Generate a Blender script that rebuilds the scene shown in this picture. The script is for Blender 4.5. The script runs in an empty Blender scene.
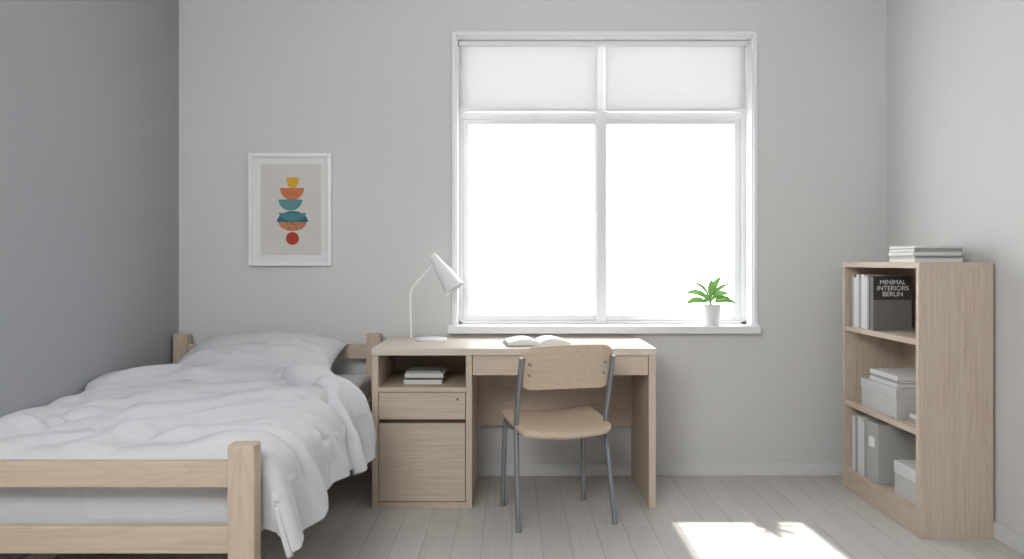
import bpy, bmesh, math, random, time
import numpy as np
from mathutils import Vector, Matrix, noise
random.seed(4)
T0=time.time()
S=bpy.context.scene
COL=S.collection
F=796.0; HZ=261.0; CH=1.19
def P(px,py,d): return ((px-512)*d/F, d, CH-(py-HZ)*d/F)
def lin(c):
    c/=255.0
    return c/12.92 if c<=0.04045 else ((c+0.055)/1.055)**2.4
def rgb(r,g,b): return (lin(r),lin(g),lin(b),1)

# ---------------------------------------------------------------- materials
def mat_base(name,col,rough=0.6,metal=0.0,spec=0.5):
    m=bpy.data.materials.new(name); m.use_nodes=True
    b=m.node_tree.nodes['Principled BSDF']
    b.inputs['Base Color'].default_value=col
    b.inputs['Roughness'].default_value=rough
    b.inputs['Metallic'].default_value=metal
    b.inputs['Specular IOR Level'].default_value=spec
    return m,b
def N(m,t,**k):
    n=m.node_tree.nodes.new(t)
    for a,v in k.items(): setattr(n,a,v)
    return n
def L(m,a,b): m.node_tree.links.new(a,b)
def noisy(name,col,rough=0.6,var=0.06,scale=6,bump=0.0,bscale=200,metal=0,spec=0.4):
    m,b=mat_base(name,col,rough,metal,spec)
    tc=N(m,'ShaderNodeTexCoord')
    n=N(m,'ShaderNodeTexNoise'); n.inputs['Scale'].default_value=scale; n.inputs['Detail'].default_value=4
    L(m,tc.outputs['Object'],n.inputs['Vector'])
    r=N(m,'ShaderNodeValToRGB')
    c=col
    r.color_ramp.elements[0].position=0.3; r.color_ramp.elements[1].position=0.7
    r.color_ramp.elements[0].color=(c[0]*(1-var),c[1]*(1-var),c[2]*(1-var),1)
    r.color_ramp.elements[1].color=(min(1,c[0]*(1+var)),min(1,c[1]*(1+var)),min(1,c[2]*(1+var)),1)
    L(m,n.outputs['Fac'],r.inputs['Fac']); L(m,r.outputs['Color'],b.inputs['Base Color'])
    if bump>0:
        n2=N(m,'ShaderNodeTexNoise'); n2.inputs['Scale'].default_value=bscale; n2.inputs['Detail'].default_value=3
        L(m,tc.outputs['Object'],n2.inputs['Vector'])
        bp=N(m,'ShaderNodeBump'); bp.inputs['Strength'].default_value=bump; bp.inputs['Distance'].default_value=0.002
        L(m,n2.outputs['Fac'],bp.inputs['Height']); L(m,bp.outputs['Normal'],b.inputs['Normal'])
    return m
def wood(name,axis,light,dark,off=0.0,rough=0.55):
    m,b=mat_base(name,light,rough,0,0.3)
    tc=N(m,'ShaderNodeTexCoord')
    def mp(a,g):
        n=N(m,'ShaderNodeMapping'); sc=[a,a,a]; sc['xyz'.index(axis)]=g
        n.inputs['Scale'].default_value=sc; n.inputs['Location'].default_value=(off,off*1.7,off*.6)
        L(m,tc.outputs['Object'],n.inputs['Vector']); return n
    m1=mp(34,0.9)
    n1=N(m,'ShaderNodeTexNoise'); n1.inputs['Scale'].default_value=3.0; n1.inputs['Detail'].default_value=6; n1.inputs['Roughness'].default_value=.65
    L(m,m1.outputs[0],n1.inputs['Vector'])
    m2=mp(3.2,0.36)
    n2=N(m,'ShaderNodeTexNoise'); n2.inputs['Scale'].default_value=1.7; n2.inputs['Detail'].default_value=2; n2.inputs['Roughness'].default_value=.4
    L(m,m2.outputs[0],n2.inputs['Vector'])
    mul=N(m,'ShaderNodeMath',operation='MULTIPLY'); mul.inputs[1].default_value=30
    L(m,n2.outputs['Fac'],mul.inputs[0])
    fr=N(m,'ShaderNodeMath',operation='FRACT'); L(m,mul.outputs[0],fr.inputs[0])
    pw=N(m,'ShaderNodeMath',operation='POWER'); pw.inputs[1].default_value=2.2; L(m,fr.outputs[0],pw.inputs[0])
    a1=N(m,'ShaderNodeMath',operation='MULTIPLY'); a1.inputs[1].default_value=.17; L(m,pw.outputs[0],a1.inputs[0])
    a2=N(m,'ShaderNodeMath',operation='MULTIPLY_ADD'); a2.inputs[1].default_value=.9; L(m,n1.outputs['Fac'],a2.inputs[0]); L(m,a1.outputs[0],a2.inputs[2])
    r=N(m,'ShaderNodeValToRGB'); r.color_ramp.elements[0].position=.28; r.color_ramp.elements[1].position=.95
    r.color_ramp.elements[0].color=light; r.color_ramp.elements[1].color=dark
    L(m,a2.outputs[0],r.inputs['Fac']); L(m,r.outputs['Color'],b.inputs['Base Color'])
    bp=N(m,'ShaderNodeBump'); bp.inputs['Strength'].default_value=.06; bp.inputs['Distance'].default_value=.001
    L(m,n1.outputs['Fac'],bp.inputs['Height']); L(m,bp.outputs['Normal'],b.inputs['Normal'])
    return m
WL=rgb(211,196,179); WD=rgb(180,160,139)
wood_x=wood('ash_wood_x','x',WL,WD); wood_y=wood('ash_wood_y','y',WL,WD,3.1); wood_z=wood('ash_wood_z','z',WL,WD,5.3)
top_x=wood('desk_top_wood','x',rgb(220,210,198),rgb(198,184,168),1.1,.45)
BL=rgb(205,188,169); BD=rgb(172,152,130)
bed_x=wood('bed_wood_x','x',BL,BD,7.7); bed_y=wood('bed_wood_y','y',BL,BD,2.2); bed_z=wood('bed_wood_z','z',BL,BD,9.2)
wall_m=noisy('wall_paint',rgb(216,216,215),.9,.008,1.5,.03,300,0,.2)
wall_l_m=noisy('wall_paint_shaded',rgb(170,172,175),.9,.01,1.5,.03,300,0,.2)  # left wall: shade of the wall's darker side put into its colour
ceil_m=noisy('ceiling_paint',rgb(236,236,236),.9,.01,2,.0)
trim_m=noisy('trim_paint',rgb(220,221,221),.5,.01,3)
white_m=noisy('white_lacquer',rgb(238,238,238),.35,.01,3)
winf_m=noisy('window_white_paint',rgb(238,239,240),.4,.01,3)
metal_m=noisy('grey_steel',rgb(140,145,150),.38,.03,10,0,200,.45,.5)
sheet_m=noisy('bed_linen',rgb(208,209,212),.9,.012,3,.15,700,0,.15)
matt_m=noisy('mattress_fabric',rgb(212,213,215),.9,.02,5,.3,500,0,.1)
pot_m=noisy('ceramic_white',rgb(236,236,236),.35,.01,4)
soil_m=noisy('soil',rgb(70,55,44),.95,.3,60,.6,80)
paper_m=noisy('paper',rgb(238,236,230),.8,.02,6)
bkw_m=noisy('book_cover_white',rgb(218,218,218),.6,.02,6)
bkg_m=noisy('book_cover_grey',rgb(164,164,163),.6,.04,6)
bkm_m=noisy('book_cover_midgrey',rgb(118,117,115),.6,.04,6)
bkd_m=noisy('book_cover_charcoal',rgb(62,62,62),.55,.06,6)
box_m=noisy('storage_box_card',rgb(196,196,195),.75,.02,8,.1,300)
binder_m=noisy('binder_grey',rgb(176,176,174),.7,.03,8)
dark_m=noisy('dark_gap',rgb(84,74,64),.8,.1,5)

# floor planks
fm,fb=mat_base('floor_planks',rgb(200,196,190),.5,0,.35)
tc=N(fm,'ShaderNodeTexCoord'); mp=N(fm,'ShaderNodeMapping'); mp.inputs['Rotation'].default_value=(0,0,math.pi/2)
L(fm,tc.outputs['Object'],mp.inputs['Vector'])
br=N(fm,'ShaderNodeTexBrick'); br.offset=.37; br.inputs['Scale'].default_value=1
br.inputs['Brick Width'].default_value=1.5; br.inputs['Row Height'].default_value=.125
br.inputs['Mortar Size'].default_value=.0017; br.inputs['Mortar Smooth'].default_value=.2; br.inputs['Bias'].default_value=0
br.inputs['Color1'].default_value=rgb(211,208,204); br.inputs['Color2'].default_value=rgb(205,201,196); br.inputs['Mortar'].default_value=rgb(172,167,161)
L(fm,mp.outputs[0],br.inputs['Vector'])
m2=N(fm,'ShaderNodeMapping'); m2.inputs['Scale'].default_value=(22,1.1,1)
L(fm,tc.outputs['Object'],m2.inputs['Vector'])
n=N(fm,'ShaderNodeTexNoise'); n.inputs['Scale'].default_value=2.4; n.inputs['Detail'].default_value=7; n.inputs['Roughness'].default_value=.65
L(fm,m2.outputs[0],n.inputs['Vector'])
rr=N(fm,'ShaderNodeValToRGB'); rr.color_ramp.elements[0].position=.3; rr.color_ramp.elements[0].color=(.89,.885,.88,1); rr.color_ramp.elements[1].position=.72; rr.color_ramp.elements[1].color=(1.02,1.02,1.02,1)
L(fm,n.outputs['Fac'],rr.inputs['Fac'])
mx=N(fm,'ShaderNodeMix',data_type='RGBA',blend_type='MULTIPLY'); mx.inputs[0].default_value=1
L(fm,br.outputs['Color'],mx.inputs[6]); L(fm,rr.outputs['Color'],mx.inputs[7]); L(fm,mx.outputs[2],fb.inputs['Base Color'])
bp=N(fm,'ShaderNodeBump'); bp.inputs['Strength'].default_value=.2; bp.inputs['Distance'].default_value=.0015; bp.invert=True
L(fm,br.outputs['Fac'],bp.inputs['Height']); L(fm,bp.outputs['Normal'],fb.inputs['Normal'])

def trans_mat(name,col,tcol,fac):
    m=bpy.data.materials.new(name); m.use_nodes=True; nt=m.node_tree
    for x in list(nt.nodes): nt.nodes.remove(x)
    o=N(m,'ShaderNodeOutputMaterial'); mixs=N(m,'ShaderNodeMixShader'); mixs.inputs[0].default_value=fac
    d=N(m,'ShaderNodeBsdfDiffuse'); d.inputs[0].default_value=col
    t=N(m,'ShaderNodeBsdfTranslucent'); t.inputs[0].default_value=tcol
    L(m,d.outputs[0],mixs.inputs[1]); L(m,t.outputs[0],mixs.inputs[2]); L(m,mixs.outputs[0],o.inputs[0])
    return m,d,t,mixs,o
blind_m,_d,_t,_mx,_o=trans_mat('blind_fabric',rgb(232,232,232),rgb(240,240,240),.27)
tp=N(blind_m,'ShaderNodeBsdfTransparent'); tp.inputs[0].default_value=(1,1,1,1)
mm=N(blind_m,'ShaderNodeMixShader'); mm.inputs[0].default_value=.025
L(blind_m,_mx.outputs[0],mm.inputs[1]); L(blind_m,tp.outputs[0],mm.inputs[2]); L(blind_m,mm.outputs[0],_o.inputs[0])
leaf_m,_d,_t,_mx,_o=trans_mat('leaf_green',rgb(96,150,62),rgb(118,160,88),.18)
tcn=N(leaf_m,'ShaderNodeTexCoord'); nn=N(leaf_m,'ShaderNodeTexNoise'); nn.inputs['Scale'].default_value=25
L(leaf_m,tcn.outputs['Object'],nn.inputs['Vector']); rp=N(leaf_m,'ShaderNodeValToRGB')
rp.color_ramp.elements[0].color=rgb(78,124,62); rp.color_ramp.elements[1].color=rgb(132,170,100)
L(leaf_m,nn.outputs['Fac'],rp.inputs['Fac']); L(leaf_m,rp.outputs['Color'],_d.inputs[0])
glass_m=bpy.data.materials.new('window_glass'); glass_m.use_nodes=True
for x in list(glass_m.node_tree.nodes): glass_m.node_tree.nodes.remove(x)
o=N(glass_m,'ShaderNodeOutputMaterial'); a=N(glass_m,'ShaderNodeBsdfTransparent'); g=N(glass_m,'ShaderNodeBsdfGlossy'); g.inputs['Roughness'].default_value=.02
q=N(glass_m,'ShaderNodeMixShader'); q.inputs[0].default_value=.04
L(glass_m,a.outputs[0],q.inputs[1]); L(glass_m,g.outputs[0],q.inputs[2]); L(glass_m,q.outputs[0],o.inputs[0])

# ---------------------------------------------------------------- helpers
def empty(name,loc=(0,0,0)):
    e=bpy.data.objects.new(name,None); e.empty_display_size=.1; e.location=loc; COL.objects.link(e); return e
def parent(o,p):
    if p is not None:
        o.parent=p; o.matrix_parent_inverse=Matrix.Translation(-Vector(p.location))
def mkobj(name,me,m=None,par=None,smooth=False):
    o=bpy.data.objects.new(name,me); COL.objects.link(o)
    if m: me.materials.append(m)
    if smooth:
        for p in me.polygons: p.use_smooth=True
    parent(o,par); return o
def bm_box(bm,x0,x1,y0,y1,z0,z1):
    v=[bm.verts.new((x,y,z)) for z in (z0,z1) for y in (y0,y1) for x in (x0,x1)]
    for f in ((0,2,3,1),(4,5,7,6),(0,1,5,4),(2,6,7,3),(1,3,7,5),(0,4,6,2)): bm.faces.new([v[i] for i in f])
def boxes(name,lst,m,par=None,bev=0,seg=2):
    bm=bmesh.new()
    for b in lst: bm_box(bm,*b)
    me=bpy.data.meshes.new(name); bm.to_mesh(me); bm.free()
    o=mkobj(name,me,m,par)
    if bev>0:
        b=o.modifiers.new('bev','BEVEL'); b.width=bev; b.segments=seg; b.limit_method='ANGLE'
    return o
def box(name,x0,x1,y0,y1,z0,z1,m,par=None,bev=.002,seg=2):
    return boxes(name,[(x0,x1,y0,y1,z0,z1)],m,par,bev,seg)
def lathe(name,prof,m,par=None,mtx=Matrix(),seg=40,smooth=True):
    bm=bmesh.new(); rings=[]
    for r,z in prof:
        if r<1e-6: rings.append([bm.verts.new(mtx@Vector((0,0,z)))])
        else: rings.append([bm.verts.new(mtx@Vector((r*math.cos(2*math.pi*i/seg),r*math.sin(2*math.pi*i/seg),z))) for i in range(seg)])
    for a,b in zip(rings,rings[1:]):
        for i in range(seg):
            j=(i+1)%seg
            if len(a)==1 and len(b)==1: continue
            if len(a)==1: bm.faces.new((a[0],b[i],b[j]))
            elif len(b)==1: bm.faces.new((a[i],a[j],b[0]))
            else: bm.faces.new((a[i],a[j],b[j],b[i]))
    bmesh.ops.recalc_face_normals(bm,faces=bm.faces)
    me=bpy.data.meshes.new(name); bm.to_mesh(me); bm.free()
    o=mkobj(name,me,m,par,smooth)
    e=o.modifiers.new('es','EDGE_SPLIT'); e.split_angle=math.radians(40)
    return o
def fillet(pts,r,n=6):
    out=[Vector(pts[0])]
    for i in range(1,len(pts)-1):
        p0,p,p1=Vector(pts[i-1]),Vector(pts[i]),Vector(pts[i+1])
        rr=min(r,(p0-p).length*.45,(p1-p).length*.45)
        a=p+(p0-p).normalized()*rr; b=p+(p1-p).normalized()*rr
        for k in range(n+1):
            t=k/n; out.append(a*(1-t)**2+p*2*t*(1-t)+b*t*t)
    out.append(Vector(pts[-1])); return out
def tube(name,pts,r,m,par=None,fil=.05,seg=14,xf=None):
    pts=fillet(pts,fil) if len(pts)>2 else [Vector(p) for p in pts]
    if xf: pts=[xf@p for p in pts]
    bm=bmesh.new(); rings=[]; up=None
    for i,p in enumerate(pts):
        t=(pts[min(i+1,len(pts)-1)]-pts[max(i-1,0)]).normalized()
        if up is None: up=t.orthogonal().normalized()
        up=(up-t*up.dot(t)).normalized(); w=t.cross(up)
        rings.append([bm.verts.new(p+up*r*math.cos(2*math.pi*k/seg)+w*r*math.sin(2*math.pi*k/seg)) for k in range(seg)])
    for a,b in zip(rings,rings[1:]):
        for k in range(seg): bm.faces.new((a[k],a[(k+1)%seg],b[(k+1)%seg],b[k]))
    bm.faces.new(list(reversed(rings[0]))); bm.faces.new(rings[-1])
    bmesh.ops.recalc_face_normals(bm,faces=bm.faces)
    me=bpy.data.meshes.new(name); bm.to_mesh(me); bm.free()
    o=mkobj(name,me,m,par,True)
    e=o.modifiers.new('es','EDGE_SPLIT'); e.split_angle=math.radians(50)
    return o
def plate(name,hw,hh,r,fn,th,m,par=None,nu=36,nv=36):
    bm=bmesh.new(); g=[]
    for j in range(nv+1):
        v=-math.cos(math.pi*j/nv)*hh
        e=max(0,abs(v)-(hh-r)); w=hw-r+math.sqrt(max(0,r*r-e*e))
        g.append([bm.verts.new(fn((-1+2*i/nu)*w,v)) for i in range(nu+1)])
    for j in range(nv):
        for i in range(nu): bm.faces.new((g[j][i],g[j][i+1],g[j+1][i+1],g[j+1][i]))
    me=bpy.data.meshes.new(name); bm.to_mesh(me); bm.free()
    o=mkobj(name,me,m,par,True)
    s=o.modifiers.new('sol','SOLIDIFY'); s.thickness=th; s.offset=0
    b=o.modifiers.new('bev','BEVEL'); b.width=.003; b.segments=2; b.limit_method='ANGLE'; b.angle_limit=math.radians(50)
    return o
def poly(name,pts,y,m,par=None):
    bm=bmesh.new(); vs=[bm.verts.new((x,y,z)) for x,z in pts]; f=bm.faces.new(vs)
    ex=bmesh.ops.extrude_face_region(bm,geom=[f])
    for v in [q for q in ex['geom'] if isinstance(q,bmesh.types.BMVert)]: v.co.y+=.0006
    bmesh.ops.recalc_face_normals(bm,faces=bm.faces)
    me=bpy.data.meshes.new(name); bm.to_mesh(me); bm.free()
    return mkobj(name,me,m,par)

# ---------------------------------------------------------------- room
XL,XR,YB,YF,ZC=-1.85,2.08,4.42,-1.4,2.75
WX0,WX1,WZ0,WZ1=-.311,1.339,.832,2.44
TH=.22
boxes('floor',[(XL-.2,XR+.2,YF-.2,YB+TH,-.1,0)],fm)
boxes('ceiling',[(XL-.2,XR+.2,YF-.2,YB+TH,ZC,ZC+.1)],ceil_m)
boxes('wall_back',[(XL,WX0,YB,YB+TH,0,ZC),(WX1,XR,YB,YB+TH,0,ZC),(WX0,WX1,YB,YB+TH,0,WZ0-.04),(WX0,WX1,YB,YB+TH,WZ1,ZC)],wall_m)
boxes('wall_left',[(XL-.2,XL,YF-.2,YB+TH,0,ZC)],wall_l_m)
boxes('wall_right',[(XR,XR+.2,YF-.2,YB+TH,0,ZC)],wall_m)
boxes('wall_front',[(XL,XR,YF-.2,YF,0,ZC)],wall_m)
box('baseboard_back',XL,XR,YB-.014,YB,0,.068,trim_m,None,.003)
box('baseboard_right',XR-.014,XR,YF,YB-.014,0,.068,trim_m,None,.003)
box('baseboard_left',XL,XL+.014,YF,YB-.014,0,.068,trim_m,None,.003)

# window
w=empty('window_1',(.51,YB,.83))
cw=.022
boxes('casing',[(WX0-cw,WX0,YB-.012,YB+.0,WZ0-.03,WZ1+cw),(WX1,WX1+cw,YB-.012,YB,WZ0-.03,WZ1+cw),(WX0,WX1,YB-.012,YB,WZ1,WZ1+cw)],winf_m,w,.003)
box('sill',WX0-.045,WX1+.03,YB-.05,YB+.12,WZ0-.042,WZ0,winf_m,w,.004)
fy0,fy1=YB+.11,YB+.18
boxes('reveal',[(WX0,WX0+.008,YB,fy0,WZ0,WZ1),(WX1-.008,WX1,YB,fy0,WZ0,WZ1),(WX0,WX1,YB,fy0,WZ1-.008,WZ1)],winf_m,w)
def Z(py,d=YB+.11): return CH-(py-HZ)*d/F
def X(px,d=YB+.11): return (px-512)*d/F
fx0,fx1=WX0,WX1
mL,mR=X(594),X(608)
boxes('frame',[(fx0,X(462.5),fy0,fy1,WZ0,WZ1),(X(741),fx1,fy0,fy1,WZ0,WZ1),(fx0,fx1,fy0,fy1,WZ1-.02,WZ1),
  (fx0,fx1,fy0,fy1,WZ0,Z(321)),(mL+.012,mR-.012,fy0+.001,fy1,WZ0,WZ1),(fx0,fx1,fy0+.002,fy1,Z(119),Z(112))],winf_m,w,.003)
def sash(nm,x0,x1,z0,z1,t,y0):
    boxes(nm,[(x0,x0+t,y0,y0+.05,z0,z1),(x1-t,x1,y0,y0+.05,z0,z1),(x0+t,x1-t,y0,y0+.05,z0,z0+t),(x0+t,x1-t,y0,y0+.05,z1-t,z1)],winf_m,w,.003)
sash('sash_left',X(462.5),X(600.5),Z(321),Z(118),.034,fy0+.012)
sash('sash_right',X(601.5),X(741),Z(321),Z(118),.034,fy0+.012)
sash('transom_left',X(462.5),X(600.5),Z(113),WZ1-.02,.02,fy0+.012)
sash('transom_right',X(601.5),X(741),Z(113),WZ1-.02,.02,fy0+.012)
box('glass',fx0+.01,fx1-.01,fy0+.038,fy0+.042,WZ0+.01,WZ1-.01,glass_m,w,0)
bl=empty('roller_blind',(.51,YB+.06,2.2))
BYd=YB+.095
bx0,bx1=X(459,BYd),X(746,BYd); bmx=X(601.5,BYd)
box('fabric_left',bx0,bmx-.022,BYd-.0005,BYd+.0005,Z(108.5,BYd),WZ1-.03,blind_m,bl,0)
box('fabric_right',bmx+.022,bx1,BYd-.0005,BYd+.0005,Z(108.5,BYd),WZ1-.03,blind_m,bl,0)
box('hem_bar_left',bx0,bmx-.022,BYd-.005,BYd+.006,Z(111.5,BYd),Z(108,BYd),winf_m,bl,.002)
box('hem_bar_right',bmx+.022,bx1,BYd-.005,BYd+.006,Z(111.5,BYd),Z(108,BYd),winf_m,bl,.002)
box('cassette',WX0+.009,WX1-.009,YB+.06,YB+.108,WZ1-.034,WZ1-.009,winf_m,bl,.006)
boxes('sun_block_slab',[(-1.9,.60,YB+TH,YB+TH+2.0,2.85,3.0),(.60,2.3,YB+TH,YB+TH+.66,2.85,3.0)],ceil_m)  # added overhead slab out of view, keeps sun off left pane and blind

# ---------------------------------------------------------------- picture
pf=empty('framed_art_print',(-1.23,YB,1.48))
ax0,_,az1=P(248.5,153,4.40); ax1,_,az0=P(331.5,266,4.40)
t=.022
boxes('frame',[(ax0,ax0+t,4.392,4.4195,az0,az1),(ax1-t,ax1,4.392,4.4195,az0,az1),(ax0+t,ax1-t,4.392,4.4195,az0,az0+t),(ax0+t,ax1-t,4.392,4.4195,az1-t,az1)],white_m,pf,.003)
box('mat_board',ax0+t,ax1-t,4.408,4.419,az0+t,az1-t,noisy('mat_white',rgb(232,232,230),.8,.01),pf,0)
px0,_,pz1=P(261,164,4.407); px1,_,pz0=P(321,255,4.407)
box('print_paper',px0,px1,4.4065,4.408,pz0,pz1,noisy('print_paper',rgb(214,211,205),.85,.02,8),pf,0)
def artm(n,c,v=.08): return noisy(n,c,.8,v,40)
K=4.4055/F
def AX(px): return (px-512)*K
def AZ(py): return CH-(py-HZ)*K
def half(name,cx,top,hw,h,m,down=True,y=4.4055):
    pts=[]
    for i in range(33):
        a=math.pi*i/32
        pts.append((AX(cx+hw*math.cos(a)), AZ(top+h*math.sin(a)) if down else AZ(top+h-h*math.sin(a))))
    poly(name,pts,y,m,pf)
half('shape_yellow',292.5,177.5,6.5,11,artm('art_yellow',rgb(222,172,64)))
half('shape_orange',292,188,12,12,artm('art_orange',rgb(206,122,78)),True,4.4052)
half('shape_teal',290.5,199.5,12,11,artm('art_teal',rgb(96,144,146)),True,4.4052)
half('shape_blue',292.5,211,15.5,11,artm('art_blue',rgb(62,108,124)),False,4.4054)
half('shape_rust',292.5,222,14,9,artm('art_rust',rgb(190,128,94),.35),True,4.4050)
half('shape_blue_mid',292.5,213,13.5,8,artm('art_blue2',rgb(80,136,146)),True,4.4048)
pts=[(AX(292.5+6.5*math.cos(i*math.pi/16)),AZ(238.5+6.5*math.sin(i*math.pi/16))) for i in range(32)]
poly('shape_red',pts,4.4046,artm('art_red',rgb(178,68,52)),pf)

# ---------------------------------------------------------------- desk
DX0,DX1,DY0,DY1,DZ=-.673,.692,3.827,4.395,.77
dk=empty('desk',(0,4.1,0))
box('top',DX0-.003,DX1+.003,DY0-.006,DY1,DZ-.034,DZ,top_x,dk,.002)
box('side_left',DX0,DX0+.03,DY0,DY1,0,DZ-.034,wood_z,dk,.0015)
box('divider',-.222,-.192,DY0,DY1,0,DZ-.034,wood_z,dk,.0015)
box('side_right',DX1-.034,DX1,DY0,DY1,0,DZ-.034,wood_z,dk,.0015)
box('modesty_panel',-.192,DX1-.034,DY1-.03,DY1-.01,.285,DZ-.034,wood_x,dk,.0015)
box('cubby_floor',DX0+.03,-.222,DY0,DY1-.02,.560,.582,wood_x,dk,.0015)
box('cabinet_back',DX0+.03,-.222,DY1-.02,DY1-.005,.02,DZ-.034,wood_x,dk,0)
box('cabinet_base',DX0+.03,-.222,DY0+.004,DY1-.02,.0,.03,wood_x,dk,.0015)
box('cabinet_inner',DX0+.03,-.222,DY0+.03,DY1-.03,.04,.55,dark_m,dk,0)
box('drawer_front',DX0+.033,-.225,DY0+.002,DY0+.022,.428,.557,wood_x,dk,.0015)
box('door_front',DX0+.033,-.225,DY0+.002,DY0+.022,.034,.408,wood_x,dk,.0015)
box('grip_rail',DX0+.033,-.225,DY0+.022,DY0+.030,.400,.432,dark_m,dk,0)
lathe('lock',[(0,0),(.007,0),(.007,.004),(0,.004)],metal_m,dk,Matrix.Translation((-.262,DY0+.002,.525))@Matrix.Rotation(math.pi/2,4,'X'),20)
box('apron_drawer_a',-.189,.231,DY0+.004,DY0+.024,.640,.733,wood_x,dk,.0015)
box('apron_drawer_b',.235,DX1-.037,DY0+.004,DY0+.024,.640,.733,wood_x,dk,.0015)
box('drawer_box',-.185,DX1-.04,DY0+.024,DY0+.42,.65,.733,wood_y,dk,0)

def bookblock(name,x0,x1,y0,y1,z0,z1,cover,par,spine='x',t=.0025):
    boxes(name+'_cover',[(x0,x1,y0,y1,z0,z0+t),(x0,x1,y0,y1,z1-t,z1),((x0,x0+t,y0,y1,z0+t,z1-t) if spine=='x' else (x0,x1,y0,y0+t,z0+t,z1-t))],cover,par,.0006)
    i=.004
    boxes(name+'_pages',[(x0+t,x1-i,y0+(t if spine!='x' else i),y1-i,z0+t,z1-t)],paper_m,par)
cb=empty('book_stack',(-.43,4.05,.582))
bookblock('book_a',-.535,-.345,3.93,4.18,.582,.603,bkw_m,cb,'y')
bookblock('book_b',-.52,-.35,3.94,4.16,.603,.612,bkd_m,cb,'y')
bookblock('book_c',-.53,-.34,3.935,4.17,.612,.634,bkw_m,cb,'y')
bookblock('book_d',-.525,-.355,3.95,4.17,.634,.643,bkg_m,cb,'y')

ob=empty('open_book',(.13,4.06,DZ))
def openbook():
    bm=bmesh.new(); cx,cy=.125,4.03; nu=40; hw=.155; hd=.105
    rot=Matrix.Rotation(math.radians(6),3,'Z')
    g=[]
    for j in range(9):
        row=[]
        for i in range(nu+1):
            u=-1+2*i/nu; au=abs(u)
            z=.006+.034*math.sin(min(1,au*1.3+.02)*math.pi*.5)**.6*(1-.8*au**2.0) if au>.001 else .006
            p=rot@Vector((u*hw,(-1+2*j/8)*hd,0)); row.append(bm.verts.new((cx+p.x,cy+p.y,DZ+.003+z)))
        g.append(row)
    b=[]
    for j in (0,8):
        row=[]
        for i in range(nu+1):
            u=-1+2*i/nu; p=rot@Vector((u*hw,(-1+2*j/8)*hd,0)); row.append(bm.verts.new((cx+p.x,cy+p.y,DZ+.003)))
        b.append(row)
    for j in range(8):
        for i in range(nu): bm.faces.new((g[j][i],g[j][i+1],g[j+1][i+1],g[j+1][i]))
    for i in range(nu):
        bm.faces.new((b[0][i],b[0][i+1],g[0][i+1],g[0][i])); bm.faces.new((g[8][i],g[8][i+1],b[1][i+1],b[1][i]))
        bm.faces.new((b[0][i+1],b[0][i],b[1][i],b[1][i+1]))
    for e in (0,nu):
        bm.faces.new([g[j][e] for j in range(9)]+[b[1][e],b[0][e]])
    bmesh.ops.recalc_face_normals(bm,faces=bm.faces)
    me=bpy.data.meshes.new('pages'); bm.to_mesh(me); bm.free(); mkobj('pages',me,paper_m,ob)
    c=box('cover',-.166,.166,-.115,.115,0,.003,bkd_m,None,.001)
    c.data.transform(Matrix.Translation((cx,cy,DZ))@Matrix.Rotation(math.radians(6),4,'Z')); parent(c,ob)
openbook()

# ---------------------------------------------------------------- desk lamp
lp=empty('desk_lamp',(-.436,4.2,DZ))
ld=4.22
bx,_,_=P(431,341,ld)
lathe('base',[(0,0),(.082,0),(.085,.003),(.085,.009),(.08,.013),(0,.014)],white_m,lp,Matrix.Translation((bx,ld,DZ)))
p0=P(411,340,ld); p1=P(409.5,289,ld); p2=P(437,262,ld)
tube('stem',[(p0[0],ld,DZ+.012),(p1[0],ld,p1[2]),(p2[0]+.0,ld,p2[2]+.005)],.0055,white_m,lp,.05)
a=Vector(P(432,255,ld)); b=Vector(P(455,288,ld)); b.y-=.03
ax=(b-a); ln=ax.length; q=ax.to_track_quat('Z','Y').to_matrix().to_4x4()
lathe('shade',[(0,-.004),(.014,-.003),(.020,.004),(.024,.02),(.031,.07),(.041,.11),(.055,ln),(.0565,ln+.003),(.054,ln+.002),(.039,.108),(.028,.07),(.020,.02),(0,.018)],white_m,lp,Matrix.Translation(a)@q)
lathe('bulb',[(0,0),(.013,.0),(.014,.03),(.024,.055),(.026,.07),(.02,.088),(0,.095)],noisy('bulb_glass',rgb(240,240,235),.3,.01),lp,Matrix.Translation(a+ax.normalized()*.04)@q,24)
lathe('pivot',[(0,-.014),(.009,-.014),(.009,.014),(0,.014)],white_m,lp,Matrix.Translation((p2[0]+.004,ld,p2[2]+.006))@Matrix.Rotation(math.pi/2,4,'X'),20)

# ---------------------------------------------------------------- chair
ch=empty('desk_chair',(.197,3.745,0))
CM=Matrix.Translation((.197,3.745,0))@Matrix.Rotation(math.radians(14),4,'Z')
r=.0115
for s,nm in ((-1,'left'),(1,'right')):
    tube('back_leg_'+nm,[(s*.226,-.205,.0),(s*.213,-.115,.43),(s*.213,-.125,.50),(s*.213,-.215,.765)],r,metal_m,ch,.10,xf=CM)
    tube('front_leg_'+nm,[(s*.208,.175,.0),(s*.198,.155,.425),(s*.198,.10,.432),(s*.205,-.12,.422)],r,metal_m,ch,.05,xf=CM)
    for k,zz in enumerate((.685,.735)):
        yy=-.175-(zz-.65)*.33
        lathe('rivet_%s_%d'%(nm,k),[(0,-.004),(.006,-.003),(.006,.012),(0,.012)],metal_m,ch,CM@Matrix.Translation((s*.175,yy-.012,zz))@Matrix.Rotation(-math.pi/2,4,'X'),16)
tube('cross_rail_front',[(-.196,.13,.428),(.196,.13,.428)],r*.9,metal_m,ch,xf=CM)
tube('cross_rail_back',[(-.21,-.105,.415),(.21,-.105,.415)],r*.9,metal_m,ch,xf=CM)
seatw=wood('chair_ply','x',rgb(212,195,174),rgb(188,166,142),4.4,.45)
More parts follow.
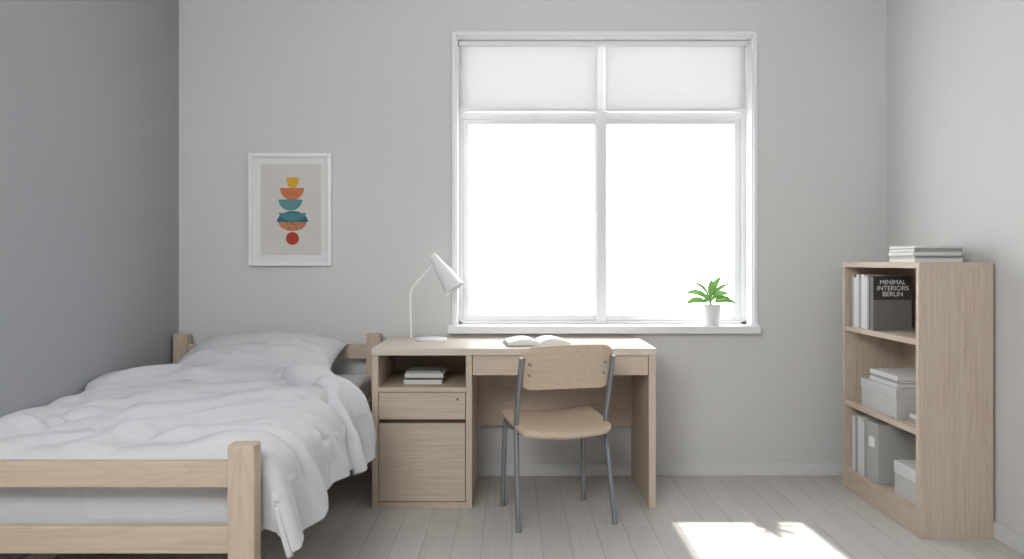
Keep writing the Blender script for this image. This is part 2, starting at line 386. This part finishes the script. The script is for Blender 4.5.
def seatf(x,y):
    z=.446+.020*(y/.2)-.008*math.exp(-((x/.14)**2))+.010*(x/.21)**2
    if y>.14: z-=((y-.14)/.08)**2*.02
    if y<-.15: z-=((-.15-y)/.07)**2*.010
    taper=1-.04*(y<0)*(-y/.2)
    return CM@Vector((x*taper,y*1.0-.012,z))
plate('seat',.226,.216,.06,seatf,.014,seatw,ch)
def backf(x,y):
    zc=.713+y
    yy=-.195-y*.33+(-.045)*(1-(x/.22)**2)+.018
    zz=zc+.008*(1-(x/.21)**2)
    return CM@Vector((x+.006,yy,zz))
plate('backrest',.208,.100,.05,backf,.012,seatw,ch)

# ---------------------------------------------------------------- bookcase
bc=empty('bookcase',(1.91,3.83,0))
BX0,BX1,BY0,BY1,BZ=1.747,2.066,3.415,4.21,1.184
box('end_near',BX0,BX1,BY0,BY0+.03,0,BZ-.026,wood_z,bc,.0015)
box('end_far',BX0,BX1,BY1-.03,BY1,0,BZ-.026,wood_z,bc,.0015)
box('top',BX0,BX1,BY0,BY1,BZ-.026,BZ,wood_y,bc,.0015)
box('back',BX1-.012,BX1-.001,BY0+.03,BY1-.03,.0,BZ-.026,wood_z,bc,0)
for i,z in enumerate((.085,.435,.825)): box('shelf_%d'%(i+1),BX0+.004,BX1-.012,BY0+.03,BY1-.03,z-.0,z+.026,wood_y,bc,.0015)
box('plinth',BX0+.006,BX0+.024,BY0+.03,BY1-.03,0,.085,wood_y,bc,.0015)
S1,S2,S3=.111,.461,.851
def upright(name,x0,x1,y0,y1,z0,z1,cover,par,t=.002):
    boxes(name+'_cover',[(x0,x1,y0,y0+t,z0,z1),(x0,x1,y1-t,y1,z0,z1),(x0,x0+t,y0+t,y1-t,z0,z1)],cover,par,.0006)
    boxes(name+'_pages',[(x0+t,x1-.004,y0+t,y1-t,z0+.004,z1-.004)],paper_m,par)
tb=empty('book_row',(1.85,4.0,S3))
y=4.13
for i,(tk,h,dp,m) in enumerate(((.026,.265,.19,bkg_m),(.03,.255,.18,bkw_m),(.024,.27,.20,bkw_m),(.030,.262,.19,bkg_m),(.034,.27,.2,bkw_m),(.028,.262,.19,bkw_m),(.022,.255,.18,bkg_m),(.02,.265,.18,bkd_m))):
    upright('book_%d'%i,1.762,1.762+dp,y-tk,y,S3,S3+h,m,tb); y-=tk+.001
yb=y
upright('book_black',1.758,1.945,yb-.035,yb,S3,S3+.262,bkm_m,tb)
box('cover_band',1.7585,1.9445,yb-.0355,yb-.0349,S3+.15,S3+.2615,bkd_m,tb,0)
def text(name,body,size,loc,m,par,rz=0):
    c=bpy.data.curves.new(name,'FONT'); c.body=body; c.size=size; c.extrude=.0003; c.align_x='CENTER'; c.space_line=.9
    o=bpy.data.objects.new(name+'_t',c); COL.objects.link(o); bpy.context.view_layer.update()
    me=bpy.data.meshes.new_from_object(o.evaluated_get(bpy.context.evaluated_depsgraph_get()))
    bpy.data.objects.remove(o)
    me.transform(Matrix.Translation(loc)@Matrix.Rotation(rz,4,'Z')@Matrix.Rotation(math.pi/2,4,'X'))
    return mkobj(name,me,m,par)
text('cover_title','MINIMAL\nINTERIORS\nBERLIN',.032,(1.852,yb-.0362,S3+.225),white_m,tb)
sb=empty('storage_box',(1.88,3.93,S2))
bx=(1.765,2.035,3.66,4.03)
box('body',bx[0]+.003,bx[1]-.003,bx[2]+.003,bx[3]-.003,S2,S2+.115,box_m,sb,.003)
box('lid',bx[0],bx[1],bx[2],bx[3],S2+.095,S2+.14,box_m,sb,.003)
st=empty('magazine_stack',(1.9,3.88,S2+.14))
z=S2+.14
for i,(t,m,dx) in enumerate(((.016,bkw_m,.0),(.014,bkg_m,.008),(.022,bkw_m,.004))):
    bookblock('magazine_%d'%i,1.79+dx,2.01+dx,3.70+dx,3.985+dx,z,z+t,m,st,'x'); z+=t
s2=empty('book_pair',(1.88,3.56,S2))
bookblock('book_a',1.80,1.98,3.47,3.62,S2,S2+.02,bkg_m,s2,'x')
bookblock('book_b',1.805,1.975,3.475,3.615,S2+.02,S2+.038,bkw_m,s2,'x')
fr_=empty('file_row',(1.88,4.0,S1)); y=4.13
for i,(tk,h,m) in enumerate(((.035,.28,bkw_m),(.03,.275,bkg_m),(.04,.285,bkw_m),(.03,.27,bkw_m),(.035,.28,bkg_m))):
    upright('file_%d'%i,1.765,2.0,y-tk,y,S1,S1+h,m,fr_); y-=tk+.0015
mf=empty('magazine_file',(1.88,3.9,S1))
box('body',1.762,2.02,y-.12,y-.001,S1,S1+.29,binder_m,mf,.003)
box('label',1.7605,1.762,y-.085,y-.025,S1+.17,S1+.22,paper_m,mf,0)
dbx=empty('document_box',(1.88,3.6,S1))
box('body',1.778,2.02,3.48,3.70,S1,S1+.125,box_m,dbx,.003)
box('lid',1.775,2.023,3.477,3.703,S1+.10,S1+.155,bkw_m,dbx,.003)
ts=empty('magazine_pile',(1.9,3.64,BZ)); z=BZ
for i,(t,m,dx,dy) in enumerate(((.018,bkw_m,0,0),(.012,bkg_m,.006,.01),(.016,bkw_m,-.006,.0),(.016,bkg_m,.004,.01),(.012,bkw_m,.0,.0))):
    bookblock('magazine_%d'%i,1.785+dx,2.0+dx,3.53+dy,3.77+dy,z,z+t,m,ts,'y'); z+=t

# ---------------------------------------------------------------- plant
pl=empty('potted_plant',(1.105,YB+.02,WZ0)); pc=Vector((1.108,YB+.025,WZ0))
lathe('pot',[(0,0),(.044,0),(.048,.004),(.058,.10),(.060,.112),(.058,.115),(.054,.113),(.052,.098),(0,.097)],pot_m,pl,Matrix.Translation(pc))
lathe('soil',[(0,.098),(.0515,.098)],soil_m,pl,Matrix.Translation(pc))
bm=bmesh.new()
def leaf(base,az,el,ln,wd,curl,roll,stalk=.2):
    n=14; d=Vector((math.cos(az),math.sin(az),0)); side0=Vector((-math.sin(az),math.cos(az),0)); pos=base.copy(); ang=el; prev=None
    for i in range(n+1):
        t=i/n
        if t<stalk: wdt=.0018
        else:
            q=(t-stalk)/(1-stalk); wdt=.0018+wd*math.sin(math.pi*q**.8)**.7 if 0<q<1 else .0012
        up=-d*math.sin(ang)+Vector((0,0,math.cos(ang)))
        side=side0*math.cos(roll)+up*math.sin(roll); u2=up*math.cos(roll)-side0*math.sin(roll)
        row=[bm.verts.new(pos-side*wdt+u2*wdt*.3),bm.verts.new(pos),bm.verts.new(pos+side*wdt+u2*wdt*.3)]
        if prev:
            bm.faces.new((prev[0],prev[1],row[1],row[0])); bm.faces.new((prev[1],prev[2],row[2],row[1]))
        prev=row
        pos=pos+(d*math.cos(ang)+Vector((0,0,math.sin(ang))))*ln/n; ang-=curl/n
b0=pc+Vector((0,0,.10))
rp_=random.Random(7)
spec=[(0.0,.62,.145,1.2),(3.2,.66,.14,1.3),(5.6,.8,.13,1.3),(4.2,.75,.12,1.3),(.45,1.0,.155,1.5),(2.75,1.05,.155,1.5),(1.3,.9,.09,1.0),(1.9,1.0,.09,1.0),
      (6.0,1.25,.145,1.0),(3.45,1.3,.145,1.0),(4.6,1.40,.13,.5),(.2,1.47,.15,.7)]
for az,el,ln,curl in spec:
    roll=(.8 if math.cos(az)>0 else -.8)*abs(math.cos(az))+rp_.uniform(-.2,.2)
    leaf(b0+Vector((math.cos(az)*.004,math.sin(az)*.004,.008+.03*max(0,el-.5))),az,el,ln,.0175,curl,roll)
me=bpy.data.meshes.new('leaves'); bm.to_mesh(me); bm.free()
o=mkobj('leaves',me,leaf_m,pl,True); sd=o.modifiers.new('s','SUBSURF'); sd.levels=1; sd.render_levels=1
tube('stem',[b0-Vector((0,0,.01)),b0+Vector((.002,0,.04))],.005,leaf_m,pl)

# ---------------------------------------------------------------- bed
bd=empty('bed',(-1.27,3.2,0))
LX0,LX1=-1.832,-.712; PW=.075
box('headpost_left',LX0,LX0+PW,4.30,4.36,0,.795,bed_z,bd,.003)
box('headpost_right',LX1-PW,LX1,4.30,4.36,0,.795,bed_z,bd,.003)
box('head_rail_top',LX0+PW,LX1-PW,4.315,4.345,.66,.738,bed_x,bd,.003)
box('head_rail_low',LX0+PW,LX1-PW,4.315,4.345,.40,.52,bed_x,bd,.003)
box('footpost_left',LX0,LX0+PW,2.2,2.26,0,.680,bed_z,bd,.003)
box('footpost_right',LX1-PW,LX1,2.2,2.26,0,.680,bed_z,bd,.003)
box('foot_rail_top',LX0+PW,LX1-PW,2.212,2.242,.560,.632,bed_x,bd,.003)
box('foot_rail_low',LX0+PW,LX1-PW,2.212,2.242,.376,.452,bed_x,bd,.003)
box('side_rail_right',LX1-.055,LX1-.03,2.26,4.30,.385,.46,bed_y,bd,.003)
box('side_rail_left',LX0+.02,LX0+.045,2.26,4.30,.385,.46,bed_y,bd,.003)
for i in range(12): box('slat_%d'%i,LX0+.045,LX1-.055,2.34+i*.165,2.41+i*.165,.392,.408,bed_x,bd,0)
box('mattress',LX0+.05,LX1-.05,2.30,4.285,.41,.585,matt_m,bd,.035,5)

def pillow():
    bm=bmesh.new(); nu,nv=72,56; hw,hd,hh=.40,.25,.118
    c=Vector((-1.275,4.04,.694)); R=Matrix.Rotation(math.radians(2),3,'Z')@Matrix.Rotation(math.radians(12),3,'X')
    def pt(u,v,s):
        uu=math.sin(u*math.pi/2); vv=math.sin(v*math.pi/2)
        e=max(0,(1-abs(uu)**2.4))**.55*max(0,(1-abs(vv)**2.4))**.55
        x=uu*hw*(1-.07*(1-abs(vv)**2)*abs(uu)**3); y=vv*hd*(1-.07*(1-uu*uu)*abs(vv)**3)
        w=noise.noise(Vector((uu*2.2,vv*2.2,s*3)))*.022*e+noise.noise(Vector((uu*5+vv*3,vv*4-uu*2,s*5)))*.016*e
        for sx in (-1,1):
            for sy in (-1,1):
                an=math.atan2(vv-sy,uu-sx); rr_=math.hypot(uu-sx,vv-sy)
                w+=.007*math.sin(an*9+sx)*math.exp(-(rr_/.55)**2)*min(1,rr_/.15)
        zz=s*(e*hh)*(1.0 if s>0 else .8)+(w if s>0 else 0)
        return R@Vector((x,y,zz))+c
    gt=[[None]*(nu+1) for _ in range(nv+1)]; gb=[[None]*(nu+1) for _ in range(nv+1)]
    for j in range(nv+1):
        for i in range(nu+1):
            u=-1+2*i/nu; v=-1+2*j/nv
            gt[j][i]=bm.verts.new(pt(u,v,1))
            gb[j][i]=gt[j][i] if (i in(0,nu) or j in(0,nv)) else bm.verts.new(pt(u,v,-1))
    for j in range(nv):
        for i in range(nu):
            bm.faces.new((gt[j][i],gt[j][i+1],gt[j+1][i+1],gt[j+1][i]))
            try: bm.faces.new((gb[j][i],gb[j+1][i],gb[j+1][i+1],gb[j][i+1]))
            except ValueError: pass
    for v in bm.verts: v.co.z=max(v.co.z,.587); v.co.y=min(v.co.y,4.298)
    me=bpy.data.meshes.new('pillow'); bm.to_mesh(me); bm.free()
    o=mkobj('pillow',me,sheet_m,None,True); s=o.modifiers.new('s','SUBSURF'); s.levels=1; s.render_levels=1
pillow()

# ---- duvet: modelled drape with long soft folds
def duvet():
    rng=np.random.RandomState(23)
    XE=-.80; RB=.115; ZT=.628; x0=-1.838
    LF=XE-x0; AB=RB*math.radians(84); DR=.165
    def section(u):
        x=np.where(u<LF,x0+u,0.); d=np.zeros_like(u)
        a=np.clip((u-LF)/RB,0,math.radians(80))
        x=np.where(u>=LF,XE+RB*np.sin(a),x); d=np.where(u>=LF,RB*(1-np.cos(a)),d)
        ex=np.maximum(0,u-LF-RB*math.radians(80))
        x=x+ex*math.cos(math.radians(74)); d=d+ex*math.sin(math.radians(74))
        d=d+np.where(u<.07,(1-u/.07)**2*.045,0)
        return x,d
    def foot(y):
        Y0=2.37; R=.06
        t=np.maximum(0,Y0-y); a=np.clip(t/R,0,math.pi/2)
        yy=np.where(y<Y0,Y0-R*np.sin(a),y); d=R*(1-np.cos(a))+np.maximum(0,t-R*math.pi/2)
        return yy,d
    folds=[]
    for k in range(24):
        th=math.radians(rng.uniform(200,250) if rng.rand()<.8 else rng.uniform(165,195))
        folds.append((rng.uniform(.05,1.05),rng.uniform(2.35,3.6),th,rng.uniform(-.5,.5),rng.uniform(.26,.6),rng.uniform(.020,.046),rng.uniform(.016,.032)))
    for k in range(10):
        yy=2.40+k*.13+rng.uniform(-.03,.03)
        folds.append((1.12,yy,math.radians(rng.uniform(200,228)),rng.uniform(-.3,.3),rng.uniform(.3,.5),rng.uniform(.024,.040),rng.uniform(.018,.030)))
    folds+= [(.62,3.28,math.radians(215),.25,.6,.04,.036),(.95,3.1,math.radians(228),-.2,.55,.042,.036),(.35,2.95,math.radians(205),.2,.5,.042,.032),(.8,2.65,math.radians(240),.2,.5,.04,.032)]
    r2=np.random.RandomState(5)
    for k in range(46):
        th=math.radians(r2.uniform(195,260) if r2.rand()<.7 else r2.uniform(120,190))
        folds.append((r2.uniform(.05,1.3),r2.uniform(2.35,3.75),th,r2.uniform(-1.5,1.5),r2.uniform(.08,.22),r2.uniform(.012,.020),r2.uniform(.004,.009)))
    waves=[(rng.uniform(2,6),rng.uniform(0,2*math.pi),rng.uniform(0,2*math.pi)) for _ in range(10)]
    def disp(u,v):
        wx=u+.05*np.sin(3.1*v+1)+.03*np.sin(7*v+4*u); wy=v+.05*np.sin(3.7*u+2)+.025*np.sin(8*u-3*v)
        d=np.zeros_like(u)
        for f,th,ph in waves: d+=.0042*np.sin(f*1.6*(wx*math.cos(th)+wy*math.sin(th))+ph)
        for (cu,cv,th,kap,ln,wd,A) in folds:
            a=wx-cu;b=wy-cv
            s=a*math.cos(th)+b*math.sin(th); n_=-a*math.sin(th)+b*math.cos(th)-kap*s*s
            w_=wd*(1+.5*np.abs(s)/ln)
            win=np.exp(-(s/ln)**4*1.2-(s/ln)**2*.4)
            d+=A*win*(np.exp(-np.abs(n_/w_)**1.5)-.6*np.exp(-((n_-1.7*w_)/(1.1*w_))**2))
        return d
    def head(x):
        return np.interp(x,[-1.85,-1.7,-1.2,-1.0,-.85,-.72,-.55],[3.70,3.75,3.76,3.72,3.60,3.48,3.43])
    def surf(U,V):
        x,dx=section(U); y,dy=foot(V)
        drop=np.where(dy>0,np.sqrt(dx**2+dy**2)*.35+np.maximum(dx,dy)*.65,dx)
        hang=np.clip(dx/.22,0,1)
        z=ZT-drop+.012*np.sin((U-.1)*2.6)
        Pt=np.stack([x,y,z],-1)
        gu=np.gradient(Pt,axis=1); gv=np.gradient(Pt,axis=0)
        Nn=np.cross(gu,gv); Nn/=np.linalg.norm(Nn,axis=-1,keepdims=True)+1e-9
        Nn*=np.sign(Nn[...,2:3]+1e-6+Nn[...,0:1])
        return Pt,Nn,hang
    def make(U,V,lift):
        Pt,Nn,hang=surf(U,V)
        dd=disp(U,V)
        dd=np.where(dd>0,np.tanh(dd/.055)*.055,np.tanh(dd/.034)*.034)
        wav=(.020*np.sin(V*2*math.pi/.42+.8*np.sin(V*5))+.008*np.sin(V*2*math.pi/.2+2))*hang
        dd=dd*(1-.35*hang)+wav
        edge=np.clip((U-.0)/.10,0,1); dd=dd*edge
        Pt=Pt+Nn*(dd[...,None]+(lift[...,None] if hasattr(lift,'shape') else lift))
        Pt[...,0]=np.maximum(Pt[...,0],x0+.002)
        Pt[...,1]=np.maximum(Pt[...,1],2.272)
        top=Pt[...,0]<XE
        zz=Pt[...,2]; soft=.600+.012*np.log1p(np.exp(np.clip((zz-.600)/.012,-30,30)))
        Pt[...,2]=np.where(top&(Pt[...,1]>2.36),soft,zz)
        Pt[...,0]=np.where(hang>.45,np.maximum(Pt[...,0],-.672),Pt[...,0])
        return Pt
    def mesh(Pt,vs,fs):
        o=len(vs); h,w_=Pt.shape[:2]
        vs.extend(map(tuple,Pt.reshape(-1,3)))
        for j in range(h-1):
            for i in range(w_-1):
                a=o+j*w_+i; fs.append((a,a+1,a+w_+1,a+w_))
    nx,ny=230,240
    vs=[];fs=[]
    ug=np.linspace(0,1,nx)[None,:]; tg=np.linspace(0,1,ny)[:,None]
    hem=DR+.014*np.sin(np.linspace(0,8,ny))[:,None]+.006*np.sin(np.linspace(1,19,ny))[:,None]
    U=ug*(LF+AB+hem)
    x_,_=section(U); H=head(x_)-.05
    V=2.12+(H-2.12)*tg*np.ones_like(U)
    mesh(make(U,V,0.0),vs,fs)
    nb=64
    tb_=np.linspace(0,1,nb)[:,None]
    ux=ug*(LF+AB+DR+.03)
    ux=ux*np.ones((nb,1)); x_,_=section(ux); H=head(x_)
    wv=.26+.03*np.sin(ux*6+1)+.015*np.sin(ux*15)
    V=H-wv*(1-tb_)
    prof=np.sin(np.clip((tb_)/.08,0,1)*math.pi/2)**.7
    headr=np.sqrt(np.clip(1-np.clip((tb_-.80)/.20,0,1)**2,0,1))
    lift=(.048*prof+.016*np.sin(np.pi*tb_))*np.ones_like(ux)-.004
    lift=lift*headr-(1-headr)*.045
    mesh(make(ux,V,lift),vs,fs)
    me=bpy.data.meshes.new('duvet'); me.from_pydata(vs,[],fs); me.update()
    o=mkobj('duvet',me,sheet_m,None,True)
    sm=o.modifiers.new('sm','SMOOTH'); sm.factor=.5; sm.iterations=1
    so=o.modifiers.new('so','SOLIDIFY'); so.thickness=.016; so.offset=0
    sb=o.modifiers.new('sb','SUBSURF'); sb.levels=1; sb.render_levels=1
duvet()

# ---------------------------------------------------------------- light
wd=bpy.data.worlds.new('world'); S.world=wd; wd.use_nodes=True
bg=wd.node_tree.nodes['Background']; bg.inputs[0].default_value=(.97,.985,1,1); bg.inputs[1].default_value=5.6
sl=bpy.data.lights.new('sun','SUN'); sl.energy=6.5; sl.angle=.022; sl.color=(1,.98,.95)
so=bpy.data.objects.new('sun',sl); COL.objects.link(so); so.location=(1,8,6)
so.rotation_euler=Vector((0.04,-.75,-.834)).to_track_quat('-Z','Y').to_euler()
def area(nm,loc,tgt,sx,sy,e,c=(1,1,1)):
    l=bpy.data.lights.new(nm,'AREA'); l.shape='RECTANGLE'; l.size=sx; l.size_y=sy; l.energy=e; l.color=c
    o=bpy.data.objects.new(nm,l); COL.objects.link(o); o.location=loc
    o.rotation_euler=(Vector(tgt)-Vector(loc)).to_track_quat('-Z','Y').to_euler()
area('soft_fill_light',(-1.0,-.3,2.45),(1.2,4.4,1.15),1.5,1.0,76)  # added fill from behind the camera, stands for no fixture

cam=bpy.data.cameras.new('camera'); cam.lens=F/1024*36; cam.sensor_width=36; cam.shift_y=-(279.5-HZ)/1024
co=bpy.data.objects.new('camera',cam); COL.objects.link(co); co.location=(0,0,CH); co.rotation_euler=(math.pi/2,0,0)
cam.clip_start=.05
S.camera=co
S.view_settings.view_transform='Standard'; S.view_settings.look='None'
print('TOTAL',time.time()-T0)
